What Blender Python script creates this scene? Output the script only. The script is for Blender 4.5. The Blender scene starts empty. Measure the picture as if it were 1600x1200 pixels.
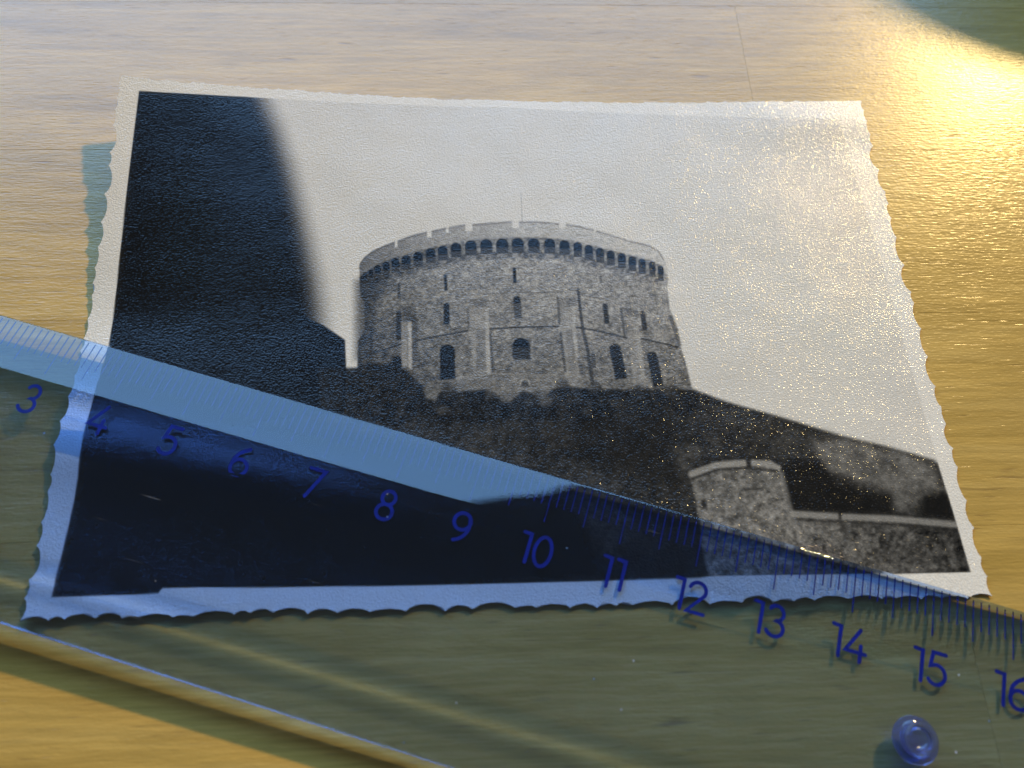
# Recreation: an old deckle-edged photographic print lying on a laminated wooden
# table top, half covered by a clear blue plastic ruler.
# One Blender unit is one centimetre (unit scale 0.01).
import bpy, bmesh, math, random
import numpy as np
from mathutils import Matrix, Vector

S = 1.0
scene = bpy.context.scene
scene.unit_settings.system = 'METRIC'
scene.unit_settings.scale_length = 0.01
scene.unit_settings.length_unit = 'CENTIMETERS'
COL = scene.collection

# ------------------------------------------------------------------ camera
CAM = [5.433, -2.4116, 11.404]
ROT = [[0.998827, -0.031472, 0.036808], [-0.012132, -0.898418, -0.438973], [0.046885, 0.438012, -0.897746]]          # rows: camera right, down, forward
FPX = 1415.4
cam_d = bpy.data.cameras.new('camera')
cam_d.sensor_fit = 'HORIZONTAL'
cam_d.lens = 68.6
cam_d.sensor_width = 68.6 * 1600.0 / FPX
cam_d.clip_start = 0.5
cam_d.clip_end = 3000.0
cam_d.dof.use_dof = True
cam_d.dof.focus_distance = 13.35
cam_d.dof.aperture_fstop = 0.46
cam_o = bpy.data.objects.new('camera', cam_d)
COL.objects.link(cam_o)
r_, d_, f_ = [Vector(v) for v in ROT]
m = Matrix.Identity(4)
for i in range(3):
    m[i][0], m[i][1], m[i][2], m[i][3] = r_[i], -d_[i], -f_[i], CAM[i] * S
cam_o.matrix_world = m
scene.camera = cam_o

# ------------------------------------------------------------------ light
w = bpy.data.worlds.new('World')
scene.world = w
w.use_nodes = True
bgn = w.node_tree.nodes['Background']
bgn.inputs[0].default_value = (0.72, 0.84, 1.0, 1)
bgn.inputs[1].default_value = 0.12

def aim(o, target):
    d = Vector(target) - o.location
    o.rotation_euler = d.to_track_quat('-Z', 'Y').to_euler()

# warm low light from the back right: small and far, so its shadows are crisp
LAZ, LEL, LD = math.radians(52.0), math.radians(31.0), 300.0
warm = bpy.data.lights.new('warm_lamp', 'AREA')
warm.shape = 'DISK'
warm.size = 11.0
warm.energy = 88.0e4
warm.color = (1.0, 0.69, 0.27)
warm_o = bpy.data.objects.new('warm_lamp', warm)
COL.objects.link(warm_o)
warm_o.location = (6.0 + LD * math.cos(LEL) * math.cos(LAZ), 5.0 + LD * math.cos(LEL) * math.sin(LAZ), LD * math.sin(LEL))
aim(warm_o, (6.0, 5.0, 0))
warm.cycles.is_caustics_light = True

# pale blue window behind the table, left of the lamp
win = bpy.data.lights.new('window_light', 'AREA')
win.shape = 'ELLIPSE'
win.size, win.size_y = 430.0, 190.0
win.energy = 152.0e4
win.color = (0.24, 0.52, 1.0)
win_o = bpy.data.objects.new('window_light', win)
COL.objects.link(win_o)
win_o.location = (-72.0, 205.0, 166.0)
win_o.rotation_euler = (math.radians(-90 + 0), 0, 0)
aim(win_o, (-72.0, 0.0, 166.0))

scene.view_settings.view_transform = 'Standard'
scene.view_settings.look = 'None'
scene.view_settings.exposure = -0.03
scene.view_settings.gamma = 1.0
scene.cycles.max_bounces = 14
scene.cycles.transmission_bounces = 10
scene.cycles.glossy_bounces = 5
scene.cycles.sample_clamp_indirect = 5.0
scene.cycles.blur_glossy = 0.0
scene.cycles.use_denoising = True

# ------------------------------------------------------------------ helpers
def link(name, me, parent=None, mat=None):
    o = bpy.data.objects.new(name, me)
    COL.objects.link(o)
    if parent is not None:
        o.parent = parent
    if mat is not None and me is not None and not me.materials:
        me.materials.append(mat)
    return o

def tag(o, label=None, cat=None, group=None, kind=None):
    for k, v in (('label', label), ('category', cat), ('group', group), ('kind', kind)):
        if v:
            o[k] = v

def mesh_from(name, verts, faces, smooth=False, scale=S):
    me = bpy.data.meshes.new(name)
    me.from_pydata([tuple(c * scale for c in v) for v in verts], [], faces)
    me.update()
    if smooth:
        me.polygons.foreach_set('use_smooth', [True] * len(me.polygons))
    return me

class N:
    """tiny node-tree writer"""
    def __init__(self, name):
        self.m = bpy.data.materials.new(name)
        self.m.use_nodes = True
        self.t = self.m.node_tree
        self.t.nodes.clear()
        self.out = self.t.nodes.new('ShaderNodeOutputMaterial')
    def n(self, kind, **kw):
        nd = self.t.nodes.new(kind)
        for k, v in kw.items():
            setattr(nd, k, v)
        return nd
    def l(self, a, b):
        self.t.links.new(a, b)
    def val(self, sock, v):
        if hasattr(v, 'is_linked') or isinstance(v, bpy.types.NodeSocket):
            self.l(v, sock)
        else:
            sock.default_value = v
    def coords(self, sx, sy, sz, rnd=False, rot=0.0):
        tc = self.n('ShaderNodeTexCoord')
        mp = self.n('ShaderNodeMapping')
        mp.inputs['Scale'].default_value = (sx, sy, sz)
        mp.inputs['Rotation'].default_value = (0, 0, rot)
        if rnd:
            oi = self.n('ShaderNodeObjectInfo')
            ml = self.n('ShaderNodeVectorMath', operation='SCALE')
            ml.inputs[0].default_value = (37.1, 91.7, 13.3)
            self.l(oi.outputs['Random'], ml.inputs['Scale'])
            self.l(ml.outputs[0], mp.inputs['Location'])
        self.l(tc.outputs['Object'], mp.inputs['Vector'])
        return mp.outputs[0]
    def noise(self, vec, scale=1.0, detail=3.0, rough=0.55, dist=0.0):
        nd = self.n('ShaderNodeTexNoise')
        self.l(vec, nd.inputs['Vector'])
        nd.inputs['Scale'].default_value = scale
        nd.inputs['Detail'].default_value = detail
        nd.inputs['Roughness'].default_value = rough
        nd.inputs['Distortion'].default_value = dist
        return nd.outputs['Fac']
    def ramp(self, fac, stops):
        nd = self.n('ShaderNodeValToRGB')
        el = nd.color_ramp.elements
        while len(el) < len(stops):
            el.new(0.5)
        for e, (p, c) in zip(el, stops):
            e.position = p
            e.color = c if len(c) == 4 else (*c, 1)
        self.l(fac, nd.inputs['Fac'])
        return nd.outputs['Color']
    def mix(self, fac, a, b, mode='MIX'):
        nd = self.n('ShaderNodeMix', data_type='RGBA', blend_type=mode)
        self.val(nd.inputs[0], fac)
        self.val(nd.inputs[6], a)
        self.val(nd.inputs[7], b)
        return nd.outputs[2]
    def math(self, op, a, b=0.0):
        nd = self.n('ShaderNodeMath', operation=op)
        self.val(nd.inputs[0], a)
        self.val(nd.inputs[1], b)
        return nd.outputs[0]
    def mapr(self, v, a, b, c, d):
        nd = self.n('ShaderNodeMapRange')
        self.val(nd.inputs[0], v)
        for i, q in enumerate((a, b, c, d)):
            nd.inputs[i + 1].default_value = q
        return nd.outputs[0]
    def bump(self, h, strength, dist, normal=None):
        nd = self.n('ShaderNodeBump')
        nd.inputs['Strength'].default_value = strength
        nd.inputs['Distance'].default_value = dist
        self.l(h, nd.inputs['Height'])
        if normal is not None:
            self.l(normal, nd.inputs['Normal'])
        return nd.outputs[0]
    def principled(self, **kw):
        p = self.n('ShaderNodeBsdfPrincipled')
        for k, v in kw.items():
            self.val(p.inputs[k.replace('_', ' ')], v)
        self.l(p.outputs[0], self.out.inputs[0])
        return p

# ------------------------------------------------------------------ materials
def wood_material():
    g = N('lacquered_light_wood')
    U = 1.0
    warp = g.coords(0.10 * U, 0.35 * U, 1, rnd=True)
    long_ = g.coords(0.16 * U, 2.2 * U, 1, rnd=True, rot=0.05)
    fib = g.coords(0.9 * U, 15.0 * U, 1, rnd=True, rot=0.04)
    pore = g.coords(1.1 * U, 9.0 * U, 1, rnd=True, rot=0.05)
    a = g.noise(long_, 1.0, 4.0, 0.6, 0.8)
    b = g.noise(fib, 1.0, 3.0, 0.6, 0.2)
    big = g.noise(warp, 1.0, 2.0, 0.5)
    base = g.ramp(a, [(0.25, (0.45, 0.265, 0.045)), (0.48, (0.575, 0.345, 0.070)), (0.75, (0.645, 0.405, 0.098))])
    tone = g.mapr(big, 0.3, 0.7, 0.86, 1.08)
    base = g.mix(1.0, base, g.mix(0.0, tone, tone), 'MULTIPLY')
    fibc = g.mapr(b, 0.3, 0.7, 0.80, 1.10)
    base = g.mix(1.0, base, fibc, 'MULTIPLY')
    # short dark flecks along the grain
    pn = g.noise(pore, 1.0, 1.5, 0.5, 0.1)
    pn2 = g.noise(g.coords(2.2 * U, 30.0 * U, 1, rnd=True, rot=0.03), 1.0, 1.0, 0.5)
    pm = g.math('MAXIMUM', g.mapr(pn, 0.70, 0.80, 0.0, 0.75), g.mapr(pn2, 0.66, 0.78, 0.0, 0.45))
    base = g.mix(pm, base, (0.20, 0.105, 0.03, 1))
    oi = g.n('ShaderNodeObjectInfo')
    base = g.mix(1.0, base, g.mapr(oi.outputs['Random'], 0, 1, 0.93, 1.05), 'MULTIPLY')
    # fine brushed lacquer: grain-long ripples plus rounder pimples
    f1 = g.noise(g.coords(6 * U, 34 * U, 1, rnd=True), 1.0, 2.0, 0.5)
    f2 = g.noise(g.coords(20 * U, 24 * U, 1, rnd=True), 1.0, 1.0, 0.5)
    h = g.math('ADD', g.math('MULTIPLY', f1, 0.8), g.math('MULTIPLY', f2, 0.4))
    h = g.math('SUBTRACT', h, g.math('MULTIPLY', pm, 0.5))
    nrm = g.bump(h, 1.0, 0.0045)
    rough = g.mapr(b, 0.2, 0.8, 0.23, 0.31)
    g.principled(Base_Color=base, Roughness=rough, IOR=1.38, Normal=nrm, Coat_Weight=0.36, Coat_Roughness=0.23, Coat_Normal=nrm)
    return g.m

def print_material():
    g = N('silver_gelatin_print')
    at = g.n('ShaderNodeAttribute', attribute_name='tone')
    U = 1.0
    c = g.coords(U, U, U)
    n1 = g.noise(c, 41.0, 1.5, 0.5)
    n2 = g.noise(c, 19.0, 2.0, 0.5)
    n3 = g.noise(c, 0.9, 1.5, 0.5)
    gr = g.noise(c, 60.0, 1.0, 0.5)
    col = g.mix(1.0, at.outputs['Color'], g.mapr(gr, 0.25, 0.75, 0.90, 1.10), 'MULTIPLY')
    h = g.math('ADD', g.math('MULTIPLY', n1, 0.65), g.math('MULTIPLY', n2, 0.25))
    nrm = g.bump(h, 1.0, 0.0110)
    nrm2 = g.bump(n3, 1.0, 0.025, nrm)
    g.principled(Base_Color=col, Roughness=0.13, IOR=1.5, Specular_IOR_Level=0.32, Normal=nrm2)
    return g.m

def plastic_material(name='clear_blue_plastic', tint=(0.50, 0.66, 0.985, 1)):
    g = N(name)
    U = 1.0
    # faint moulding waves, hairline scratches, settled dust
    wv = g.noise(g.coords(0.35 * U, 1.0 * U, 1), 1.0, 1.0, 0.5)
    sc = g.noise(g.coords(0.6 * U, 60 * U, 1, rot=0.5), 1.0, 2.0, 0.6)
    h = g.math('ADD', wv, g.math('MULTIPLY', g.mapr(sc, 0.70, 0.8, 0, 1), 0.006))
    nrm = g.bump(h, 1.0, 0.003)
    p = g.principled(Base_Color=tint, Roughness=0.0, IOR=1.49, Transmission_Weight=1.0, Normal=nrm)
    vo = g.n('ShaderNodeTexVoronoi')
    vo.inputs['Scale'].default_value = 2.6 * U
    tc = g.n('ShaderNodeTexCoord')
    g.l(tc.outputs['Object'], vo.inputs['Vector'])
    spot = g.mapr(vo.outputs['Distance'], 0.025, 0.045, 1.0, 0.0)
    sep = g.n('ShaderNodeSeparateColor')
    g.l(vo.outputs['Color'], sep.inputs[0])
    some = g.math('GREATER_THAN', sep.outputs[0], 0.72)
    hair = g.mapr(g.noise(g.coords(1.2 * U, 55 * U, 1, rot=1.1), 1.0, 1.0, 0.5), 0.79, 0.84, 0.0, 0.25)
    dust = g.n('ShaderNodeBsdfDiffuse')
    dust.inputs[0].default_value = (0.75, 0.75, 0.75, 1)
    mx = g.n('ShaderNodeMixShader')
    g.l(g.math('MAXIMUM', g.math('MULTIPLY', g.math('MULTIPLY', spot, some), 0.7), hair), mx.inputs[0])
    g.l(p.outputs[0], mx.inputs[1])
    g.l(dust.outputs[0], mx.inputs[2])
    g.l(mx.outputs[0], g.out.inputs[0])
    return g.m

def ink_material():
    g = N('dark_blue_ink')
    g.principled(Base_Color=(0.012, 0.014, 0.20, 1), Roughness=0.45)
    return g.m

WOOD, PRINT, PLASTIC, INK = wood_material(), print_material(), plastic_material(), ink_material()

# ------------------------------------------------------------------ table top: glued staves
ROWS = [-14.95, -11.8, -8.6, -5.4, -2.23, 0.98, 4.25, 7.34, 10.6, 13.8, 17.0, 20.2, 23.4, 26.6, 29.8, 33.0]
JOINT = {4: [-13.0, 11.63], 5: [-6.5, 20.0], 6: [-17.0, 18.6], 7: [-9.0, 10.24], 8: [-3.4, 22.0], 3: [3.0, 23.0]}
table = link('table_top', None)
tag(table, 'pale lacquered table top of glued wooden staves', None, None, 'structure')

def stave_mesh(lx, ly):
    c, t = 0.0022, 2.2
    v = [(-lx, -ly, -t), (lx, -ly, -t), (lx, ly, -t), (-lx, ly, -t),
         (-lx, -ly, -c), (lx, -ly, -c), (lx, ly, -c), (-lx, ly, -c),
         (-lx + c, -ly + c, 0), (lx - c, -ly + c, 0), (lx - c, ly - c, 0), (-lx + c, ly - c, 0)]
    f = [(0, 3, 2, 1), (8, 9, 10, 11)]
    for i in range(4):
        j = (i + 1) % 4
        f += [(i, j, j + 4, i + 4), (i + 4, j + 4, j + 8, i + 8)]
    return mesh_from('plank', v, f)

rng = random.Random(4)
for i in range(len(ROWS) - 1):
    y0, y1 = ROWS[i], ROWS[i + 1]
    xs = [-32.0] + sorted(JOINT.get(i, [rng.uniform(-18, 0), rng.uniform(8, 26)])) + [44.0]
    for x0, x1 in zip(xs[:-1], xs[1:]):
        gap = 0.0008
        o = link('plank', stave_mesh((x1 - x0) / 2 - gap, (y1 - y0) / 2 - gap), table, WOOD)
        o.cycles.is_caustics_receiver = True
        o.location = ((x0 + x1) / 2 * S, (y0 + y1) / 2 * S, rng.uniform(-0.0012, 0.0) * S)

# ------------------------------------------------------------------ the print
W_, H_ = 12.077, 8.356
def print_z(x, y):
    """height of the curled sheet over the table"""
    zl = .080 * ((y - 4.3) + np.sqrt((y - 4.3) ** 2 + .12))
    fx = np.clip(1 - (x - 0.05) / 8.5, 0, 1.02) ** 2
    z = 0.025 + zl * fx
    z = z + 0.080 * np.exp(-np.clip(y, 0, 99) / 1.3) * np.clip(1 - x / 12.5, 0, 1) ** 1.5
    # the dark lower left swells up under the ruler
    z = z + 0.130 * np.exp(-((y - 2.28 + .20 * x) / .55) ** 2 - (x / 8.0) ** 2)
    # a soft crease near the far right corner
    z = z + 0.035 * np.exp(-((x - 11.6) / 1.3) ** 2 - ((y - 7.9) / 0.45) ** 2)
    return z

def deckle(length, seed, lo=.18, hi=.52, depth=.066):
    """rounded bites with sharp cusps between them"""
    r = random.Random(seed)
    s, pts = 0.0, []
    while s < length + 0.5:
        wdt = r.uniform(lo, hi)
        d = depth * r.uniform(.45, 1.15) * (wdt / .35)
        b = r.uniform(-.012, .012)
        for k in range(12):
            t = k / 12.0
            pts.append((s + t * wdt, b - d * (1 - (2 * t - 1) ** 2) ** .8 + r.uniform(-.004, .004)))
        s += wdt
    a = np.array(pts)
    return lambda q: np.interp(q, a[:, 0], a[:, 1])

DL, DR, DB, DT = deckle(9.2, 3), deckle(9.2, 7), deckle(13, 11), deckle(13, 5, .12, .3, .03)

SH = {
    'picture': [(0.368, 8.007), (1.148, 8.042), (1.995, 8.07), (6.184, 8.155), (11.611, 7.933), (11.732, 5.011), (11.82, 1.854), (11.863, 1.028), (11.882, 0.348), (10.042, 0.333), (8.38, 0.325), (6.746, 0.315), (4.335, 0.318), (1.628, 0.348), (1.597, 0.292), (0.31, 0.265), (0.337, 0.954), (0.379, 1.787), (0.356, 3.09), (0.392, 3.809), (0.37, 5.02), (0.358, 6.474)],
    'hill': [(0.325, 0.264), (0.397, 2.807), (3.071, 3.577), (3.712, 3.418), (4.239, 3.392), (6.027, 3.139), (8.539, 3.036), (9.029, 2.82), (9.71, 2.589), (10.523, 2.292), (11.229, 2.09), (11.769, 1.902), (11.82, 1.854), (11.863, 1.028), (11.88, 0.339), (6.746, 0.315), (2.765, 0.212)],
    'hill_patches': [([(8.869, 2.704), (9.703, 2.546), (10.425, 2.293), (10.265, 1.918), (9.5, 2.118), (8.926, 2.461)], 0.2, 0.12, 0.7), ([(10.139, 2.203), (10.518, 2.263), (11.222, 2.062), (11.736, 1.875), (11.808, 1.477), (11.391, 1.394), (10.974, 1.492), (10.564, 1.636), (10.247, 1.826)], 0.4, 0.1, 0.85), ([(11.159, 1.534), (11.479, 1.392), (11.253, 1.173), (10.999, 1.204)], 0.36, 0.08, 0.7), ([(9.76, 1.973), (10.176, 1.92), (10.371, 1.548), (11.042, 1.4), (11.03, 1.15), (9.703, 1.228), (9.641, 1.79)], 0.085, 0.06, 0.9), ([(11.516, 1.365), (11.854, 1.412), (11.861, 1.09), (11.414, 1.117)], 0.075, 0.05, 0.9), ([(8.177, 2.14), (8.496, 2.229), (8.699, 2.084), (8.402, 1.811), (8.223, 1.768)], 0.26, 0.08, 0.6), ([(6.723, 2.735), (8.229, 2.616), (8.201, 1.586), (6.853, 1.975)], 0.11, 0.15, 0.7), ([(3.892, 3.167), (4.602, 3.058), (5.134, 2.566), (3.913, 2.679)], 0.085, 0.1, 0.8), ([(0.325, 0.264), (0.397, 2.807), (5.134, 2.187), (6.802, 1.242), (7.152, 0.321), (2.765, 0.212)], 0.065, 0.15, 0.9), ([(7.152, 0.321), (7.648, 1.233), (8.414, 1.223), (8.462, 0.324)], 0.13, 0.1, 0.8)],
    'tower': [(3.829, 5.065), (3.838, 5.141), (3.9, 5.241), (4.013, 5.352), (4.159, 5.435), (4.322, 5.511), (4.607, 5.639), (4.808, 5.699), (5.112, 5.777), (5.384, 5.839), (5.52, 5.846), (5.794, 5.878), (6.104, 5.904), (6.281, 5.906), (6.527, 5.907), (6.821, 5.873), (6.949, 5.862), (7.149, 5.827), (7.419, 5.738), (7.721, 5.625), (7.854, 5.572), (7.969, 5.536), (8.189, 5.471), (8.318, 5.382), (8.389, 5.219), (8.42, 5.058), (8.423, 4.899), (8.392, 4.708), (8.383, 4.354), (8.475, 3.997), (8.468, 3.764), (8.516, 3.462), (8.564, 3.015), (7.792, 2.72), (5.134, 2.661), (4.252, 2.965), (3.865, 3.386), (3.863, 3.856), (3.947, 4.006), (3.921, 4.464), (3.865, 4.618)],
    'parapet': [(3.829, 5.065), (3.838, 5.141), (3.9, 5.241), (4.013, 5.352), (4.159, 5.435), (4.322, 5.511), (4.607, 5.639), (4.808, 5.699), (5.112, 5.777), (5.384, 5.839), (5.52, 5.846), (5.794, 5.878), (6.104, 5.904), (6.281, 5.906), (6.527, 5.907), (6.821, 5.873), (6.949, 5.862), (7.149, 5.827), (7.419, 5.738), (7.721, 5.625), (7.854, 5.572), (7.969, 5.536), (8.189, 5.471), (8.318, 5.382), (8.389, 5.219), (8.42, 5.058), (8.423, 4.899), (8.327, 5.1), (8.209, 5.174), (8.058, 5.227), (7.914, 5.274), (7.76, 5.327), (7.593, 5.376), (7.436, 5.427), (7.268, 5.479), (7.1, 5.53), (6.901, 5.565), (6.675, 5.595), (6.433, 5.603), (6.192, 5.606), (5.953, 5.59), (5.712, 5.58), (5.478, 5.555), (5.255, 5.514), (5.056, 5.461), (4.872, 5.414), (4.687, 5.351), (4.512, 5.289), (4.352, 5.243), (4.22, 5.176), (4.095, 5.115), (3.998, 5.038), (3.918, 4.978), (3.865, 4.924)],
    'corbel_band': [(3.865, 4.924), (3.918, 4.978), (3.998, 5.038), (4.095, 5.115), (4.22, 5.176), (4.352, 5.243), (4.512, 5.289), (4.687, 5.351), (4.872, 5.414), (5.056, 5.461), (5.255, 5.514), (5.478, 5.555), (5.712, 5.58), (5.953, 5.59), (6.192, 5.606), (6.433, 5.603), (6.675, 5.595), (6.901, 5.565), (7.1, 5.53), (7.268, 5.479), (7.436, 5.427), (7.593, 5.376), (7.76, 5.327), (7.914, 5.274), (8.058, 5.227), (8.209, 5.174), (8.327, 5.1), (8.289, 4.727), (8.171, 4.799), (8.022, 4.851), (7.88, 4.897), (7.727, 4.949), (7.563, 4.997), (7.407, 5.048), (7.242, 5.099), (7.075, 5.149), (6.88, 5.184), (6.656, 5.214), (6.418, 5.222), (6.179, 5.226), (5.943, 5.212), (5.704, 5.203), (5.474, 5.18), (5.253, 5.141), (5.057, 5.09), (4.875, 5.046), (4.691, 4.985), (4.518, 4.924), (4.36, 4.881), (4.229, 4.816), (4.106, 4.757), (4.01, 4.682), (3.93, 4.623), (3.878, 4.57)],
    'corbels': [((3.866, 4.913), (3.879, 4.666), 0.0245), ((3.918, 4.967), (3.931, 4.719), 0.0323), ((3.999, 5.027), (4.011, 4.778), 0.0392), ((4.096, 5.104), (4.108, 4.854), 0.049), ((4.22, 5.165), (4.231, 4.913), 0.0519), ((4.352, 5.232), (4.362, 4.979), 0.0588), ((4.512, 5.278), (4.521, 5.023), 0.0666), ((4.687, 5.34), (4.695, 5.084), 0.0686), ((4.873, 5.403), (4.879, 5.145), 0.0706), ((5.056, 5.45), (5.061, 5.19), 0.0725), ((5.255, 5.502), (5.259, 5.242), 0.0784), ((5.478, 5.544), (5.48, 5.282), 0.0862), ((5.711, 5.568), (5.711, 5.305), 0.0911), ((5.953, 5.579), (5.951, 5.315), 0.0911), ((6.191, 5.594), (6.187, 5.329), 0.0911), ((6.433, 5.591), (6.427, 5.325), 0.0862), ((6.674, 5.584), (6.666, 5.317), 0.0823), ((6.901, 5.554), (6.89, 5.287), 0.0764), ((7.099, 5.519), (7.087, 5.252), 0.0627), ((7.267, 5.467), (7.254, 5.201), 0.0617), ((7.435, 5.416), (7.42, 5.15), 0.0588), ((7.592, 5.364), (7.576, 5.1), 0.0588), ((7.759, 5.315), (7.741, 5.051), 0.0588), ((7.913, 5.262), (7.894, 4.999), 0.0568), ((8.057, 5.215), (8.037, 4.952), 0.0519), ((8.207, 5.163), (8.186, 4.901), 0.047), ((8.326, 5.088), (8.304, 4.827), 0.0412)],
    'pendants': [((3.902, 4.671), 0.0145), ((3.967, 4.727), 0.0182), ((4.055, 4.794), 0.0225), ((4.165, 4.862), 0.0258), ((4.293, 4.924), 0.0283), ((4.437, 4.979), 0.032), ((4.604, 5.031), 0.0345), ((4.782, 5.092), 0.0355), ((4.965, 5.146), 0.0365), ((5.155, 5.194), 0.0385), ((5.364, 5.239), 0.042), ((5.59, 5.271), 0.0453), ((5.826, 5.287), 0.0465), ((6.063, 5.299), 0.0465), ((6.301, 5.304), 0.0453), ((6.541, 5.298), 0.043), ((6.772, 5.279), 0.0405), ((6.982, 5.247), 0.0355), ((7.164, 5.204), 0.0318), ((7.33, 5.153), 0.0308), ((7.491, 5.102), 0.03), ((7.652, 5.052), 0.03), ((7.811, 5.002), 0.0295), ((7.958, 4.953), 0.0278), ((8.104, 4.904), 0.0252), ((8.238, 4.841), 0.0225)],
    'coping': [(3.839, 5.119), (3.901, 5.218), (4.013, 5.33), (4.16, 5.412), (4.322, 5.489), (4.607, 5.616), (4.808, 5.676), (5.112, 5.754), (5.384, 5.815), (5.52, 5.822), (5.794, 5.854), (6.103, 5.881), (6.28, 5.882), (6.526, 5.884), (6.82, 5.849), (6.947, 5.838), (7.147, 5.803), (7.417, 5.714), (7.719, 5.601), (7.852, 5.548), (7.967, 5.512), (8.187, 5.447), (8.315, 5.359), (8.386, 5.196)],
    'notches': [[(4.34, 5.579), (4.378, 5.58), (4.381, 5.422), (4.343, 5.422)], [(4.817, 5.768), (4.889, 5.769), (4.89, 5.597), (4.818, 5.596)], [(5.399, 5.903), (5.507, 5.904), (5.504, 5.717), (5.398, 5.716)], [(6.116, 5.97), (6.224, 5.971), (6.217, 5.775), (6.11, 5.775)], [(6.839, 5.939), (6.943, 5.939), (6.934, 5.773), (6.83, 5.772)], [(7.373, 5.857), (7.403, 5.857), (7.391, 5.69), (7.361, 5.69)], [(5.107, 5.818), (5.146, 5.818), (5.146, 5.685), (5.107, 5.685)]],
    'left_shade': [(3.787, 4.827), (3.96, 4.935), (4.193, 4.99), (4.239, 4.665), (4.067, 4.506), (4.036, 3.566), (3.839, 3.569)],
    'string1': [(4.058, 4.22), (4.14, 4.24), (4.432, 4.349), (4.689, 4.417), (4.93, 4.479)],
    'string1b': [(5.275, 4.569), (5.763, 4.626), (6.074, 4.63), (6.906, 4.635), (7.382, 4.516)],
    'windows': [((5.093, 4.952), (5.107, 4.673), 0.0218, 0.08, 0.9), ((6.121, 5.068), (6.122, 4.8), 0.0238, 0.07, 0.95), ((4.413, 4.805), (4.423, 4.546), 0.019, 0.15, 0.7), ((7.402, 4.905), (7.403, 4.793), 0.0166, 0.25, 0.6), ((5.111, 4.467), (5.116, 4.105), 0.0427, 0.09, 0.9), ((6.143, 4.569), (6.149, 4.202), 0.0546, 0.24, 0.85), ((6.143, 4.569), (6.143, 4.449), 0.0475, 0.09, 0.8), ((4.423, 4.333), (4.434, 3.85), 0.038, 0.14, 0.85), ((7.433, 4.439), (7.439, 4.093), 0.0356, 0.12, 0.85), ((7.975, 4.304), (7.986, 3.981), 0.0356, 0.13, 0.8), ((4.036, 4.083), (4.051, 3.648), 0.0214, 0.16, 0.7), ((5.125, 3.78), (5.129, 3.21), 0.1045, 0.07, 0.95), ((6.184, 3.873), (6.172, 3.547), 0.1283, 0.16, 0.9), ((6.179, 3.873), (6.173, 3.717), 0.1092, 0.06, 0.85), ((7.515, 3.759), (7.574, 3.199), 0.0831, 0.1, 0.92), ((8.04, 3.628), (8.089, 3.072), 0.0736, 0.11, 0.92), ((4.417, 3.603), (4.422, 3.4), 0.0665, 0.08, 0.9), ((6.209, 3.196), (6.207, 3.077), 0.0665, 0.3, 0.8), ((6.208, 3.181), (6.208, 3.097), 0.0522, 0.1, 0.9), ((7.195, 3.612), (7.196, 3.376), 0.0285, 0.18, 0.6)],
    'string2': [[(3.916, 3.547), (4.069, 3.648), (4.444, 3.781), (4.498, 3.808)], [(4.665, 3.842), (5.111, 3.937), (5.419, 3.999)], [(5.723, 4.025), (6.056, 4.045), (6.426, 4.055), (6.728, 4.058)], [(6.983, 4.044), (7.35, 3.962), (7.704, 3.857)], [(7.917, 3.844), (8.27, 3.746), (8.432, 3.697)]],
    'buttress': [([(4.477, 4.397), (4.671, 4.427), (4.674, 4.162), (4.482, 4.132)], 0.27, 0.75), ([(4.464, 4.143), (4.546, 4.152), (4.568, 3.438), (4.488, 3.409)], 0.52, 0.85), ([(4.555, 4.152), (4.61, 4.152), (4.632, 3.387), (4.578, 3.408)], 0.63, 0.85), ([(4.614, 4.184), (4.702, 4.183), (4.701, 3.559), (4.641, 3.407)], 0.24, 0.7), ([(5.443, 4.53), (5.705, 4.539), (5.703, 4.409), (5.441, 4.379)], 0.36, 0.6), ([(5.432, 4.369), (5.721, 4.388), (5.726, 3.313), (5.484, 3.316)], 0.52, 0.85), ([(5.539, 4.016), (5.658, 4.026), (5.673, 3.364), (5.529, 3.356)], 0.4, 0.8), ([(5.669, 4.345), (5.72, 4.356), (5.745, 3.323), (5.682, 3.324)], 0.62, 0.7), ([(6.759, 4.532), (7.015, 4.552), (7.024, 4.399), (6.769, 4.379)], 0.38, 0.6), ([(6.75, 4.369), (6.976, 4.378), (6.979, 3.247), (6.769, 3.229)], 0.54, 0.85), ([(6.832, 4.004), (6.925, 4.003), (6.944, 3.278), (6.844, 3.269)], 0.43, 0.7), ([(6.928, 4.356), (6.984, 4.356), (6.988, 3.532), (6.942, 3.532)], 0.64, 0.6), ([(7.693, 4.372), (7.923, 4.304), (7.913, 4.196), (7.708, 4.22)], 0.33, 0.6), ([(7.733, 4.187), (7.9, 4.164), (7.911, 3.114), (7.737, 3.096)], 0.52, 0.75), ([(7.834, 4.154), (7.899, 4.153), (7.921, 3.215), (7.855, 3.195)], 0.6, 0.6), ([(5.313, 3.248), (6.032, 3.279), (6.663, 3.271), (6.976, 3.207), (6.963, 3.007), (5.311, 3.029)], 0.45, 0.45), ([(4.598, 3.307), (4.849, 3.154), (5.134, 3.15), (5.357, 3.197), (5.355, 2.999), (5.045, 3.033), (4.851, 2.957)], 0.4, 0.6), ([(6.802, 3.33), (6.984, 3.328), (7.057, 3.065), (6.832, 3.068)], 0.53, 0.5), ([(7.826, 3.266), (7.953, 3.265), (8.005, 3.053), (7.824, 3.055)], 0.52, 0.5), ([(8.238, 3.11), (8.57, 3.065), (8.579, 2.985), (8.182, 3.01)], 0.52, 0.5)],
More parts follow.
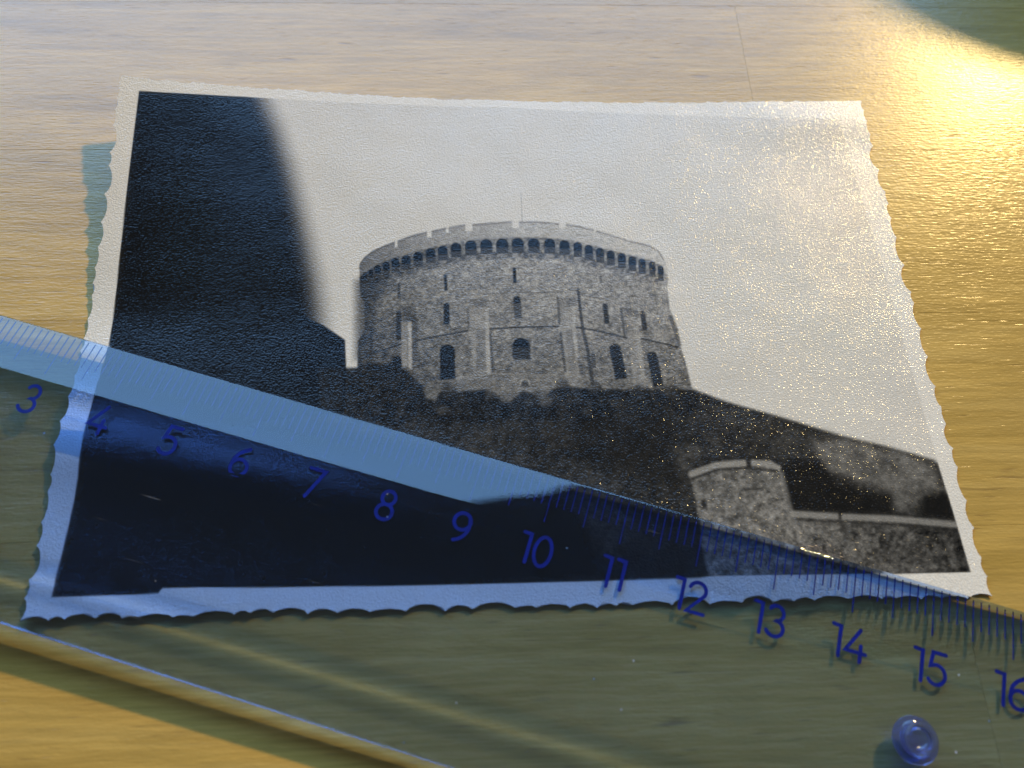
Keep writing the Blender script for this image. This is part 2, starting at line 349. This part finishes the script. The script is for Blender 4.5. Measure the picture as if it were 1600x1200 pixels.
    'dark_lines': [([(7.057, 4.684), (7.061, 4.377), (7.077, 4.054)], 0.04, 0.14, 0.75), ([(7.076, 4.033), (7.126, 3.685), (7.16, 3.124)], 0.05, 0.16, 0.7), ([(6.746, 4.554), (6.745, 4.111)], 0.03, 0.2, 0.6), ([(6.755, 3.951), (6.784, 3.33)], 0.035, 0.17, 0.65), ([(5.74, 3.962), (5.763, 3.343)], 0.035, 0.2, 0.6), ([(5.423, 4.369), (5.429, 4.049)], 0.025, 0.22, 0.5), ([(7.667, 4.35), (7.679, 3.889)], 0.035, 0.2, 0.6), ([(5.045, 2.993), (5.231, 3.04)], 0.06, 0.12, 0.7), ([(6.067, 3.538), (6.303, 3.535)], 0.025, 0.12, 0.8), ([(3.864, 3.825), (3.948, 3.98)], 0.03, 0.15, 0.6), ([(3.884, 3.773), (3.899, 3.416)], 0.04, 0.15, 0.5), ([(8.465, 3.743), (8.431, 3.934), (8.385, 4.202)], 0.06, 0.25, 0.5), ([(4.056, 4.87), (4.095, 4.505)], 0.02, 0.25, 0.4)],
    'light_lines': [([(5.268, 3.249), (5.762, 3.303), (6.663, 3.271)], 0.025, 0.6, 0.5), ([(6.065, 3.481), (6.069, 3.319)], 0.02, 0.55, 0.4), ([(6.301, 3.479), (6.304, 3.316)], 0.02, 0.55, 0.4), ([(6.144, 3.137), (6.155, 3.192), (6.209, 3.211), (6.262, 3.191), (6.274, 3.136)], 0.022, 0.66, 0.7), ([(5.009, 3.192), (5.277, 3.228)], 0.03, 0.55, 0.5), ([(4.181, 5.437), (4.607, 5.628), (5.107, 5.766), (5.525, 5.823), (6.113, 5.881), (6.801, 5.861)], 0.012, 0.62, 0.25)],
    'scrub': [(3.713, 3.398), (3.855, 3.417), (4.012, 3.491), (4.147, 3.484), (4.353, 3.466), (4.516, 3.378), (4.643, 3.271), (4.787, 3.13), (4.816, 2.957), (4.957, 2.867), (5.001, 2.989), (5.05, 3.033), (5.222, 3.021), (5.423, 3.047), (5.658, 3.049), (5.733, 3.014), (5.855, 2.904), (5.929, 2.844), (6.019, 2.872), (6.107, 2.974), (6.185, 3.037), (6.316, 2.976), (6.466, 2.935), (6.607, 3.056), (6.78, 3.099), (7.11, 3.045), (7.38, 3.046), (7.617, 3.018), (7.867, 3.035), (8.177, 3.05), (8.537, 3.016), (8.629, 2.954), (8.689, 2.707), (6.889, 2.54), (3.753, 2.585)],
    'clumps': [((5.134, 3.101), 0.09, 0.2), ((5.71, 2.965), 0.08, 0.25), ((5.997, 3.02), 0.1, 0.4), ((6.378, 2.956), 0.08, 0.22), ((6.473, 2.885), 0.09, 0.33), ((6.746, 3.129), 0.08, 0.22), ((7.192, 3.064), 0.08, 0.2), ((5.055, 2.759), 0.07, 0.28), ((4.783, 2.763), 0.09, 0.09), ((5.532, 2.898), 0.1, 0.1), ((6.901, 2.733), 0.12, 0.1), ((6.071, 2.842), 0.08, 0.13), ((7.818, 2.995), 0.1, 0.16), ((8.27, 2.989), 0.12, 0.22)],
    'pole': [(6.266, 6.455), (6.271, 5.9)],
    'wall': [(9.657, 1.211), (10.318, 1.146), (11.064, 1.106), (11.858, 1.028), (11.88, 0.339), (8.42, 0.316), (8.365, 0.87), (9.635, 0.851)],
    'turret': [(8.374, 1.766), (8.537, 1.846), (8.756, 1.918), (9.151, 1.946), (9.513, 1.922), (9.619, 1.841), (9.64, 1.265), (9.693, 0.574), (9.717, 0.298), (8.419, 0.308), (8.413, 1.348)],
    'wall_lines': [([(8.404, 1.756), (8.76, 1.879), (9.14, 1.9)], 0.1, 0.56, 0.8), ([(9.247, 1.907), (9.49, 1.885), (9.586, 1.828)], 0.09, 0.56, 0.8), ([(8.405, 1.692), (8.76, 1.814), (9.13, 1.835), (9.57, 1.782)], 0.035, 0.14, 0.8), ([(9.677, 1.175), (10.289, 1.129), (11.058, 1.079), (11.843, 0.985)], 0.09, 0.52, 0.85), ([(9.681, 1.105), (10.275, 1.059), (11.042, 1.009), (11.825, 0.915)], 0.035, 0.15, 0.7), ([(9.634, 1.744), (9.662, 1.291), (9.712, 0.806)], 0.06, 0.55, 0.45), ([(9.102, 1.526), (9.32, 1.531)], 0.04, 0.15, 0.6), ([(9.651, 0.938), (9.691, 0.339)], 0.04, 0.2, 0.5), ([(10.306, 1.084), (10.315, 0.753)], 0.05, 0.2, 0.4), ([(8.454, 1.673), (8.472, 1.401)], 0.04, 0.5, 0.4)],
    'wall_dark': [([(9.171, 1.964), (9.237, 1.963), (9.228, 1.843), (9.167, 1.844)], 0.12), ([(8.478, 1.383), (8.54, 1.4), (8.552, 1.292), (8.489, 1.275)], 0.13), ([(10.298, 1.217), (10.356, 1.207), (10.317, 1.093), (10.291, 1.094)], 0.12)],
    'wx': [9.619, 10.981, 11.837],
    'dark_mass': [([(0.198, 8.124), (2.102, 8.223), (2.427, 7.459), (2.669, 6.705), (2.853, 6.026), (3.024, 5.364), (3.147, 4.827), (3.256, 4.195), (3.339, 3.574), (0.249, 3.609)], 0.33, 1.0), ([(0.198, 8.124), (1.994, 8.089), (2.306, 7.391), (2.544, 6.699), (2.749, 6.023), (2.921, 5.363), (3.045, 4.827), (3.174, 4.196), (3.339, 3.574), (0.249, 3.609)], 0.2, 0.6)],
    'near_house': [(0.284, 2.213), (0.152, 4.218), (3.02, 4.322), (3.155, 4.206), (3.352, 4.11), (3.672, 3.868), (3.713, 3.398), (3.72, 2.73)],
    'house_side': [(3.321, 3.423), (3.677, 3.419), (3.7, 2.778), (3.387, 2.782)],
    'kx': [3.868, 4.764, 6.066, 8.374],
    'ky': [3.139, 4.171, 5.271],
}

def vnoise(x, y, cell, seed):
    r = np.random.RandomState(seed)
    g = r.rand(256, 256)
    u, v = x / cell + 40.0, y / cell + 40.0
    iu, iv = np.floor(u).astype(int), np.floor(v).astype(int)
    fu, fv = u - iu, v - iv
    fu, fv = fu * fu * (3 - 2 * fu), fv * fv * (3 - 2 * fv)
    q = lambda a, b: g[a % 256, b % 256]
    return (q(iu, iv) * (1 - fu) * (1 - fv) + q(iu + 1, iv) * fu * (1 - fv)
            + q(iu, iv + 1) * (1 - fu) * fv + q(iu + 1, iv + 1) * fu * fv)

def fbm(x, y, cell, seed, octv=4, gain=.55):
    t, a, n = 0, 1.0, 0
    for o in range(octv):
        t = t + a * (vnoise(x, y, cell / 2 ** o, seed + o) - .5)
        n += a
        a *= gain
    return t / n * 2

class Canvas:
    def __init__(self, x, y):
        self.x, self.y = x, y
        self.t = np.full(x.shape, .80)
    def cover(self, poly, blur):
        p = np.array(poly)
        pad = blur * 1.5 + .01
        m = np.where((self.x > p[:, 0].min() - pad) & (self.x < p[:, 0].max() + pad)
                     & (self.y > p[:, 1].min() - pad) & (self.y < p[:, 1].max() + pad))[0]
        x, y = self.x[m], self.y[m]
        d2 = np.full(x.shape, 1e9)
        ins = np.zeros(x.shape, bool)
        for (ax, ay), (bx, by) in zip(p, np.roll(p, -1, 0)):
            ex, ey = bx - ax, by - ay
            t = np.clip(((x - ax) * ex + (y - ay) * ey) / (ex * ex + ey * ey + 1e-12), 0, 1)
            d2 = np.minimum(d2, (x - ax - t * ex) ** 2 + (y - ay - t * ey) ** 2)
            if ay != by:
                c = ((ay > y) != (by > y)) & (x < (bx - ax) * (y - ay) / (by - ay) + ax)
                ins ^= c
        sd = np.sqrt(d2) * np.where(ins, 1, -1)
        k = np.clip(sd / (2 * blur) + .5, 0, 1)
        return m, k * k * (3 - 2 * k)
    def fill(self, poly, val, blur=.015, alpha=1.0):
        m, k = self.cover(poly, blur)
        v = val[m] if isinstance(val, np.ndarray) else val
        self.t[m] += (v - self.t[m]) * k * alpha
    def line(self, pts, width, val, blur=.012, alpha=1.0):
        p = np.array(pts)
        pad = width + blur * 2
        m = np.where((self.x > p[:, 0].min() - pad) & (self.x < p[:, 0].max() + pad)
                     & (self.y > p[:, 1].min() - pad) & (self.y < p[:, 1].max() + pad))[0]
        x, y = self.x[m], self.y[m]
        d2 = np.full(x.shape, 1e9)
        for (ax, ay), (bx, by) in zip(p[:-1], p[1:]):
            ex, ey = bx - ax, by - ay
            t = np.clip(((x - ax) * ex + (y - ay) * ey) / (ex * ex + ey * ey + 1e-12), 0, 1)
            d2 = np.minimum(d2, (x - ax - t * ex) ** 2 + (y - ay - t * ey) ** 2)
        k = np.clip((width / 2 + blur / 2 - np.sqrt(d2)) / blur, 0, 1)
        self.t[m] += (val - self.t[m]) * k * alpha
    def arch(self, top, bot, hw, val, blur=.014, alpha=1.0):
        """round-headed opening from its crown to its sill"""
        (tx, ty), (bx, by) = top, bot
        L = math.hypot(bx - tx, by - ty)
        dx, dy = (bx - tx) / L, (by - ty) / L
        nx, ny = -dy, dx
        pts = []
        for k in range(9):
            a = math.pi * k / 8
            u, v = hw - hw * math.sin(a), hw * math.cos(a)
            pts.append((tx + dx * u + nx * v, ty + dy * u + ny * v))
        pts.append((bx - nx * hw, by - ny * hw))
        pts.append((bx + nx * hw, by + ny * hw))
        self.fill(pts, val, blur, alpha)

def paint(x, y):
    c = Canvas(x, y)
    n_big = fbm(x, y, .55, 1)
    n_mid = fbm(x, y, .16, 9)
    n_fin = fbm(x, y, .055, 21, 3, .7)
    blk = vnoise(x, y * 1.7, .045, 33) - .5
    sky = .775 + .012 * n_big
    c.t = np.where(True, .80, .80) + 0 * x
    c.fill(SH['picture'], sky, .012)
    # hill and its trees
    hill = np.clip(.165 + .045 * n_mid + .04 * n_big + .09 * n_fin, .03, 1)
    c.fill(SH['hill'], hill, .035)
    for poly, v, bl, al in SH['hill_patches']:
        c.fill(poly, np.clip(v + min(1, 4 * v) ** 2 * (.10 * n_mid + .12 * n_fin), .03, 1), bl, al)
    # the round keep
    fade = np.interp(x, [SH['kx'][0], SH['kx'][1], SH['kx'][2], SH['kx'][3]], [.30, .43, .50, .50])
    down = np.interp(y, [SH['ky'][0], SH['ky'][1], SH['ky'][2]], [-.11, 0.0, .05])
    grn = vnoise(x, y, .022, 77) - .5
    stone = np.clip(fade + down + .07 * n_mid + .11 * n_fin + .15 * blk + .16 * grn, .05, .95)
    c.fill(SH['tower'], stone, .014)
    par = np.clip(fade + .10 + .06 * n_fin + .10 * blk + np.interp(x, SH['kx'], [0, 0, .04, .10]), 0, .95)
    c.fill(SH['parapet'], par, .012)
    c.line(SH['coping'], .018, .30, .016, .55)
    for q in SH['notches']:
        c.fill(q, sky, .010)
    c.fill(SH['corbel_band'], np.clip(stone - .10 + .12 * blk, .05, 1), .03, .8)
    for (tx, ty), (bx, by), hw in SH['corbels']:
        c.arch((tx, ty), (bx, by), hw, .20, .010, .9)
        c.arch((tx, ty), (tx * .42 + bx * .58, ty * .42 + by * .58), hw * .96, .045, .014, 1.0)
    for (ax, ay), r in SH['pendants']:
        c.fill([(ax + r * math.cos(k), ay + r * 1.3 * math.sin(k)) for k in np.linspace(0, 6.0, 9)], .22, .016, .55)
    c.fill(SH['left_shade'], np.clip(.20 + .10 * blk + .08 * n_fin, .05, 1), .10, .75)
    c.line(SH['string1'], .014, .27, .014, .5)
    c.line(SH['string1b'], .014, .27, .014, .5)
    for (tx, ty), (bx, by), hw, v, al in SH['windows']:
        c.arch((tx, ty), (bx, by), hw, v, .012, al)
    for seg in SH['string2']:
        c.line(seg, .026, .14, .016, .85)
    for poly, v, al in SH['buttress']:
        c.fill(poly, np.clip(v + .09 * n_fin + .08 * blk, .05, 1), .014, al)
    for seg, wd, v, al in SH['dark_lines']:
        c.line(seg, wd, v, .02, al)
    for seg, wd, v, al in SH['light_lines']:
        c.line(seg, wd, v, .02, al)
    # scrub growing up against the foot of the keep
    c.fill(SH['scrub'], np.clip(.125 + .06 * n_mid + .09 * n_fin, .03, 1), .035)
    for (ax, ay), r, v in SH['clumps']:
        pl = [(ax + r * (1 + .3 * math.sin(3 * k + ax * 9)) * math.cos(k), ay + r * math.sin(k)) for k in np.linspace(0, 5.9, 12)]
        c.fill(pl, np.clip(v + .08 * n_fin, .03, 1), .05, .7)
    c.line(SH['pole'], .008, .45, .012, .6)
    # turret and curtain wall
    rub = np.clip(.40 + .12 * n_mid + .18 * n_fin + .10 * blk, .08, .9)
    c.fill(SH['wall'], np.clip(rub - .09 + np.interp(x, SH['wx'], [.04, -.02, -.12]), .05, .9), .035)
    c.fill(SH['turret'], rub, .03)
    for seg, wd, v, al in SH['wall_lines']:
        c.line(seg, wd, v, .035, al)
    for poly, v in SH['wall_dark']:
        c.fill(poly, v, .022, .85)
    # dark, unfocused mass in front of the lens on the left
    for poly, bl, al in SH['dark_mass']:
        c.fill(poly, .055, bl, al)
    c.fill(SH['near_house'], np.clip(.055 + .008 * n_mid, .03, 1), .012)
    c.fill(SH['house_side'], np.clip(.16 + .05 * n_mid, .03, 1), .03, .6)
    # keep the white margin white
    out = np.ones_like(x)
    m, k = c.cover(SH['picture'], .008)
    out[m] = 1 - k
    t = c.t * (1 - out) + .83 * out
    return t, out

def build_print():
    nx, ny = 830, 570
    u, v = np.meshgrid(np.linspace(0, 1, nx), np.linspace(0, 1, ny))
    x = (.06 * v) + u * (W_ - .06 * v)
    y = v * (H_ - .10 * (1 - u))
    B = .26
    fall = lambda d: np.clip(1 - d / B, 0, 1)
    x0, y0 = x.copy(), y.copy()
    x = x - DL(y0) * fall(x0) + DR(y0) * fall(W_ - x0)
    y = y - DB(x0) * fall(y0) + DT(x0) * fall(H_ - .1 * (1 - u) - y0)
    # rounded far right and near corners
    z = print_z(x, y)
    xf, yf = x.ravel(), y.ravel()
    tone, out = paint(xf, yf)
    lin = np.where(tone <= .04045, tone / 12.92, ((np.clip(tone, 0, 1) + .055) / 1.055) ** 2.4) * 1.22
    lin = np.clip(lin, .006, .82)
    colr = np.stack([lin * 1.0, lin * .88, lin * .66, np.ones_like(lin)], 1)
    co = np.stack([xf, yf, z.ravel()], 1) * S
    idx = np.arange(nx * ny).reshape(ny, nx)
    q = np.stack([idx[:-1, :-1], idx[:-1, 1:], idx[1:, 1:], idx[1:, :-1]], -1).reshape(-1, 4)
    inpic = (out[q].mean(1) < .5)
    root = link('photo_print', None)
    root.location = (0, 0, 0)
    tag(root, 'old black and white photograph of a castle keep with white deckled border', 'photograph')
    def part(name, faces, extra=None):
        used, inv = np.unique(faces, return_inverse=True)
        c2, k2, f2 = co[used], colr[used], inv.reshape(-1, 4)
        if extra is not None:
            ev, ef = extra
            f2 = np.concatenate([f2, ef(used)])
            c2 = np.concatenate([c2, ev])
            k2 = np.concatenate([k2, np.tile([.62, .58, .50, 1.0], (len(ev), 1))])
        me = bpy.data.meshes.new(name)
        me.vertices.add(len(c2))
        me.vertices.foreach_set('co', c2.astype(np.float32).ravel())
        me.loops.add(len(f2) * 4)
        me.loops.foreach_set('vertex_index', f2.astype(np.int32).ravel())
        me.polygons.add(len(f2))
        me.polygons.foreach_set('loop_start', np.arange(0, len(f2) * 4, 4, dtype=np.int32))
        me.polygons.foreach_set('use_smooth', np.ones(len(f2), bool))
        me.update(calc_edges=True)
        a = me.color_attributes.new('tone', 'FLOAT_COLOR', 'POINT')
        a.data.foreach_set('color', k2.astype(np.float32).ravel())
        o = link(name, me, root, PRINT)
        o.cycles.is_caustics_receiver = True
        return o
    part('picture', q[inpic])
    # border carries the cut edge and the back of the sheet
    loop = np.concatenate([idx[0, :-1], idx[:-1, -1], idx[-1, :0:-1], idx[:0:-1, 0]])
    th = .018 * S
    rim_top = co[loop] - [0, 0, .0]
    rim_bot = co[loop] - [0, 0, th]
    st = 10
    ys, xs_ = np.unique(np.append(np.arange(0, ny, st), ny - 1)), np.unique(np.append(np.arange(0, nx, st), nx - 1))
    bi = idx[np.ix_(ys, xs_)]
    back = co[bi.ravel()] - [0, 0, th]
    nb = len(loop)
    ev = np.concatenate([rim_top, rim_bot, back])
    def ef(used):
        o0 = len(used)
        i = np.arange(nb)
        j = (i + 1) % nb
        sk = np.stack([o0 + j, o0 + i, o0 + nb + i, o0 + nb + j], 1)
        b = (o0 + 2 * nb + np.arange(bi.size)).reshape(bi.shape)
        bk = np.stack([b[:-1, :-1], b[1:, :-1], b[1:, 1:], b[:-1, 1:]], -1).reshape(-1, 4)
        return np.concatenate([sk, bk])
    bo = part('border', q[~inpic], (ev, ef))
    bo['label'] = 'white deckled paper border'
    return root

build_print()

# ------------------------------------------------------------------ the ruler
RA, RB, RTH = (-3.259, 3.82, -0.3152)
BOT, TOP = 0.130, 0.345
EDGE = 1.04
ruler = link('ruler', None)
TILT = 0.0100                       # its left end rides up on the curled print
ruler.rotation_mode = 'XYZ'
ruler.matrix_world = (Matrix.Translation((RA * S, RB * S, 9.0 * TILT * S)) @ Matrix.Rotation(RTH, 4, 'Z')
                      @ Matrix.Rotation(TILT, 4, 'Y'))
tag(ruler, 'clear blue plastic ruler with dark blue centimetre numbers lying across the photograph', 'ruler')

BEV, DROP = .25, .158
BEADS = ((-1.86, .26, .012),)
def bevel_z(t):
    """height of the very slightly crowned bevel at lateral position t"""
    k = (t - BEV) / (EDGE - BEV)
    return TOP - DROP * k

def top_z(t):
    """the top face thins a little towards the back edge"""
    u = BEV - t
    z = TOP - .004 * u - .0055 * u * u
    for c0, hw, up in BEADS:                    # faint moulded beads; they gather light into lines
        q = (t - c0) / hw
        if abs(q) < 1:
            z += up * (1 - q * q) ** 2
    return z

def round_corner(a, b, c, r, n):
    """points of a small arc that rounds corner b between a and c"""
    a, b, c = Vector(a), Vector(b), Vector(c)
    u, v = (a - b).normalized(), (c - b).normalized()
    h = u.angle(v) / 2
    d = r / math.tan(h)
    ctr = b + (u + v).normalized() * (r / math.sin(h))
    p0, p1 = b + u * d - ctr, b + v * d - ctr
    th = p0.angle_signed(p1) if p0.length > 0 else 0
    return [tuple(ctr + Matrix.Rotation(-th * i / n, 2) @ p0) for i in range(n + 1)]

def ruler_profile():
    lo = -2.735
    base = [(lo, BOT), (EDGE, BOT), (EDGE + .012, bevel_z(EDGE)), (BEV, TOP), (lo, top_z(lo))]
    rad = [(.035, 6), (.016, 5), (.040, 9), (.40, 7), (.055, 9)]
    pts = []
    n = len(base)
    hold = {0: (0, 1), 1: (1, 0), 2: (0, 1), 3: (1, 0)}     # extra points that keep the underside and the bevel flat
    for i in range(n):
        a_ = round_corner(base[i - 1], base[i], base[(i + 1) % n], *rad[i])
        d0 = (Vector(base[i - 1]) - Vector(base[i])).normalized() * .012
        d1 = (Vector(base[(i + 1) % n]) - Vector(base[i])).normalized() * .012
        h0, h1 = hold.get(i, (0, 0))
        if h0:
            a_ = [tuple(Vector(a_[0]) + d0)] + a_
        if h1:
            a_ = a_ + [tuple(Vector(a_[-1]) + d1)]
        pts += a_
        if i == 3:
            ts = [BEV - (BEV - lo) * k / 8 for k in range(1, 8)]
            ts = [t for t in ts if all(abs(t - c0) > hw * 1.4 for c0, hw, up in BEADS)]
            for c0, hw, up in BEADS:
                ts += [c0 - hw * q / 8 for q in range(-9, 10)]
            pts += [(t, top_z(t)) for t in sorted(ts, reverse=True)]
    return pts

def ruler_mesh():
    pr = ruler_profile()
    s0, s1 = -.9, 30.9
    n = len(pr)
    cx, cz = -.8, (BOT + TOP) / 2
    rings = [(s0, .985, .80), (s0 + .006, .997, .95), (s0 + .02, 1, 1), (s0 + .04, 1, 1), (s1 - .04, 1, 1), (s1 - .02, 1, 1), (s1 - .006, .997, .95), (s1, .985, .80)]
    v = [(s, cx + (t - cx) * kx, cz + (z - cz) * kz) for s, kx, kz in rings for t, z in pr]
    f = [tuple(range(n)), tuple((len(rings) - 1) * n + i for i in range(n))[::-1]]
    for r in range(len(rings) - 1):
        for i in range(n):
            j = (i + 1) % n
            f.append((r * n + i, r * n + n + i, r * n + n + j, r * n + j))
    me = mesh_from('body', v, f, True)
    bm = bmesh.new()
    bm.from_mesh(me)
    bmesh.ops.recalc_face_normals(bm, faces=bm.faces)
    bm.to_mesh(me)
    bm.free()
    return me

body = link('body', ruler_mesh(), ruler, PLASTIC)
body.cycles.is_caustics_caster = True

# scale printed on the underside: three tick lengths sharing three meshes
def tick_mesh(t1):
    t0, hw = EDGE - .035, .0075
    z0, z1 = BOT - .0035, BOT - .0006
    v = [(-hw, t0, z0), (hw, t0, z0), (hw, t1, z0), (-hw, t1, z0), (-hw, t0, z1), (hw, t0, z1), (hw, t1, z1), (-hw, t1, z1)]
    f = [(0, 1, 2, 3), (4, 7, 6, 5), (0, 4, 5, 1), (1, 5, 6, 2), (2, 6, 7, 3), (3, 7, 4, 0)]
    return mesh_from('tick', v, f)
TK = {0: tick_mesh(.37), 5: tick_mesh(.45), 1: tick_mesh(.61)}
for mm in range(10, 186):
    me = TK[0] if mm % 10 == 0 else TK[5] if mm % 5 == 0 else TK[1]
    o = link('tick', me, ruler, INK)
    o.location = (mm * .1 * S, 0, 0)

# single-stroke numerals
def arc(cx, cy, rx, ry, a0, a1, n=14):
    return [(cx + rx * math.cos(math.radians(a0 + (a1 - a0) * i / n)), cy + ry * math.sin(math.radians(a0 + (a1 - a0) * i / n))) for i in range(n + 1)]
DIG = {
    '0': (.56, [arc(.28, .5, .28, .5, 90, 448, 28)]),
    '1': (.26, [[(0, .985), (.25, .965), (.25, 0)]]),
    '2': (.56, [arc(.27, .73, .27, .27, 165, -25, 14) + [(.02, 0), (.58, 0)]]),
    '3': (.54, [arc(.26, .75, .235, .25, 150, -90, 14) + arc(.26, .26, .28, .26, 84, -155, 16)]),
    '4': (.62, [[(.42, 1.0), (0, .27), (.64, .27)], [(.48, .50), (.48, 0)]]),
    '5': (.54, [[(.52, 1.0), (.12, 1.0), (.06, .56)] + arc(.255, .31, .285, .31, 118, -145, 18)]),
    '6': (.56, [[(.42, 1.0)] + arc(.60, .42, .59, .58, 118, 170, 6) + arc(.28, .29, .28, .29, 170, 526, 26)]),
    '7': (.54, [[(0, 1.0), (.54, 1.0), (.16, 0)]]),
    '8': (.54, [arc(.27, .76, .225, .24, 90, 446, 22), arc(.27, .265, .27, .265, 90, 446, 24)]),
    '9': (.56, [arc(.28, .71, .28, .29, 10, -346, 26) + arc(-.02, .60, .575, .60, 18, -72, 10)]),
}
def ribbon(pts, hw, v, f, zb, zt):
    P = [Vector(p) for p in pts]
    # rounded ends
    base = len(v)
    left, right = [], []
    n = len(P)
    for i in range(n):
        d0 = (P[i] - P[i - 1]).normalized() if i > 0 else (P[1] - P[0]).normalized()
        d1 = (P[i + 1] - P[i]).normalized() if i < n - 1 else d0
        t = (d0 + d1)
        t = t.normalized() if t.length > 1e-6 else d0
        nn = Vector((-t.y, t.x))
        k = hw / max(.55, nn.dot(Vector((-d0.y, d0.x))))
        left.append(P[i] + nn * k)
        right.append(P[i] - nn * k)
    d = (P[1] - P[0]).normalized()
    nn = Vector((-d.y, d.x))
    cap0 = [P[0] + nn * hw * math.cos(a) - d * hw * math.sin(a) for a in (.6, 1.2, math.pi / 2, math.pi - 1.2, math.pi - .6)]
    d = (P[-1] - P[-2]).normalized()
    nn = Vector((-d.y, d.x))
    cap1 = [P[-1] + nn * hw * math.cos(a) + d * hw * math.sin(a) for a in (.6, 1.2, math.pi / 2, math.pi - 1.2, math.pi - .6)]
    rim = left + cap1 + right[::-1] + cap0[::-1]
    m = len(rim)
    for q in rim:
        v.append((q.x, q.y, zt))
    for q in rim:
        v.append((q.x, q.y, zb))
    for i in range(n - 1):
        a, b, c_, e = i, i + 1, n + 5 + (n - 2 - i), n + 5 + (n - 1 - i)
        f.append((base + a, base + e, base + c_, base + b))
    f.append(tuple(base + k for k in [n - 1] + [n + 5] + list(range(n + 4, n - 1, -1)))[::1])
    f.append(tuple(base + k for k in [0] + list(range(m - 1, m - 6, -1)) + [m - 6]))
    for i in range(m):
        j = (i + 1) % m
        f.append((base + i, base + j, base + m + j, base + m + i))

def numeral_mesh(txt, h=.385, hw=.0235, gap=.20):
    v, f = [], []
    wd = sum(DIG[c][0] for c in txt) * h + gap * h * (len(txt) - 1)
    x = -wd / 2
    for ch in txt:
        cw, strokes = DIG[ch]
        for k, st in enumerate(strokes):
            ribbon([(x + a * h, -h / 2 + b * h) for a, b in st], hw, v, f, BOT - .0045 - .0006 * k, BOT - .0006 - .0006 * k)
        x += cw * h + gap * h
    return mesh_from('numeral', v, f)
for n in range(1, 19):
    o = link('numeral', numeral_mesh(str(n)), ruler, INK)
    o.location = (n * S, 0, 0)

# moulded grip knob standing on the flat of the ruler
def lathe(name, prof, seg=40):
    v, f = [], []
    for r, z in prof:
        for k in range(seg):
            a = 2 * math.pi * k / seg
            v.append((r * math.cos(a), r * math.sin(a), z))
    for i in range(len(prof) - 1):
        for k in range(seg):
            q = (k + 1) % seg
            f.append((i * seg + k, i * seg + q, (i + 1) * seg + q, (i + 1) * seg + k))
    f.append(tuple(range(seg))[::-1])
    f.append(tuple((len(prof) - 1) * seg + k for k in range(seg)))
    me = mesh_from(name, v, f, True)
    me.set_sharp_from_angle(angle=math.radians(40))
    return me
kprof = [(.265, TOP + .001), (.275, TOP + .010), (.268, TOP + .022), (.225, TOP + .030), (.195, TOP + .045), (.185, TOP + .12),
         (.176, TOP + .150), (.158, TOP + .162), (.138, TOP + .155), (.125, TOP + .13), (.118, TOP + .085), (.09, TOP + .06), (.03, TOP + .055)]
knob_g = N('deep_blue_plastic')
knob_g.principled(Base_Color=(0.42, 0.48, 0.93, 1), Roughness=0.06, IOR=1.49, Transmission_Weight=0.95)
kn = link('grip_knob', lathe('grip_knob', kprof), ruler, knob_g.m)
kn.location = (14.84 * S, -.93 * S, 0)

# ------------------------------------------------------------------ cup-shaped stand-in added out of frame to cast the far right corner's shadow
caster_g = N('dark_caster_glaze')
caster_g.principled(Base_Color=(0.05, 0.055, 0.06, 1), Roughness=0.2)
shadow_caster = link('shadow_caster', None)
shadow_caster.location = (24.1 * S, 23.2 * S, 0)
tag(shadow_caster, 'unseen dark cup-shaped shadow caster added beyond the far right corner of the photograph', 'shadow_caster')
link('body', lathe('body', [(3.2, .0), (3.9, .1), (4.1, .6), (4.1, 7.9), (4.02, 8.05), (3.88, 8.0), (3.8, 7.6), (3.8, .9), (3.4, .6), (.4, .55)], 64), shadow_caster, caster_g.m)
def caster_handle():
    v, f, n, m = [], [], 24, 10
    for i in range(n + 1):
        a = math.radians(-88 + 176 * i / n)
        c = Vector((4.0 + 2.3 * math.cos(a), 0, 4.2 + 2.6 * math.sin(a)))
        o = Vector((math.cos(a), 0, math.sin(a)))
        for k in range(m):
            b = 2 * math.pi * k / m
            q = c + o * .38 * math.cos(b) + Vector((0, 1, 0)) * .55 * math.sin(b)
            v.append(tuple(q))
    for i in range(n):
        for k in range(m):
            f.append((i * m + k, i * m + (k + 1) % m, (i + 1) * m + (k + 1) % m, (i + 1) * m + k))
    return mesh_from('handle', v, f, True)
link('handle', caster_handle(), shadow_caster, caster_g.m)
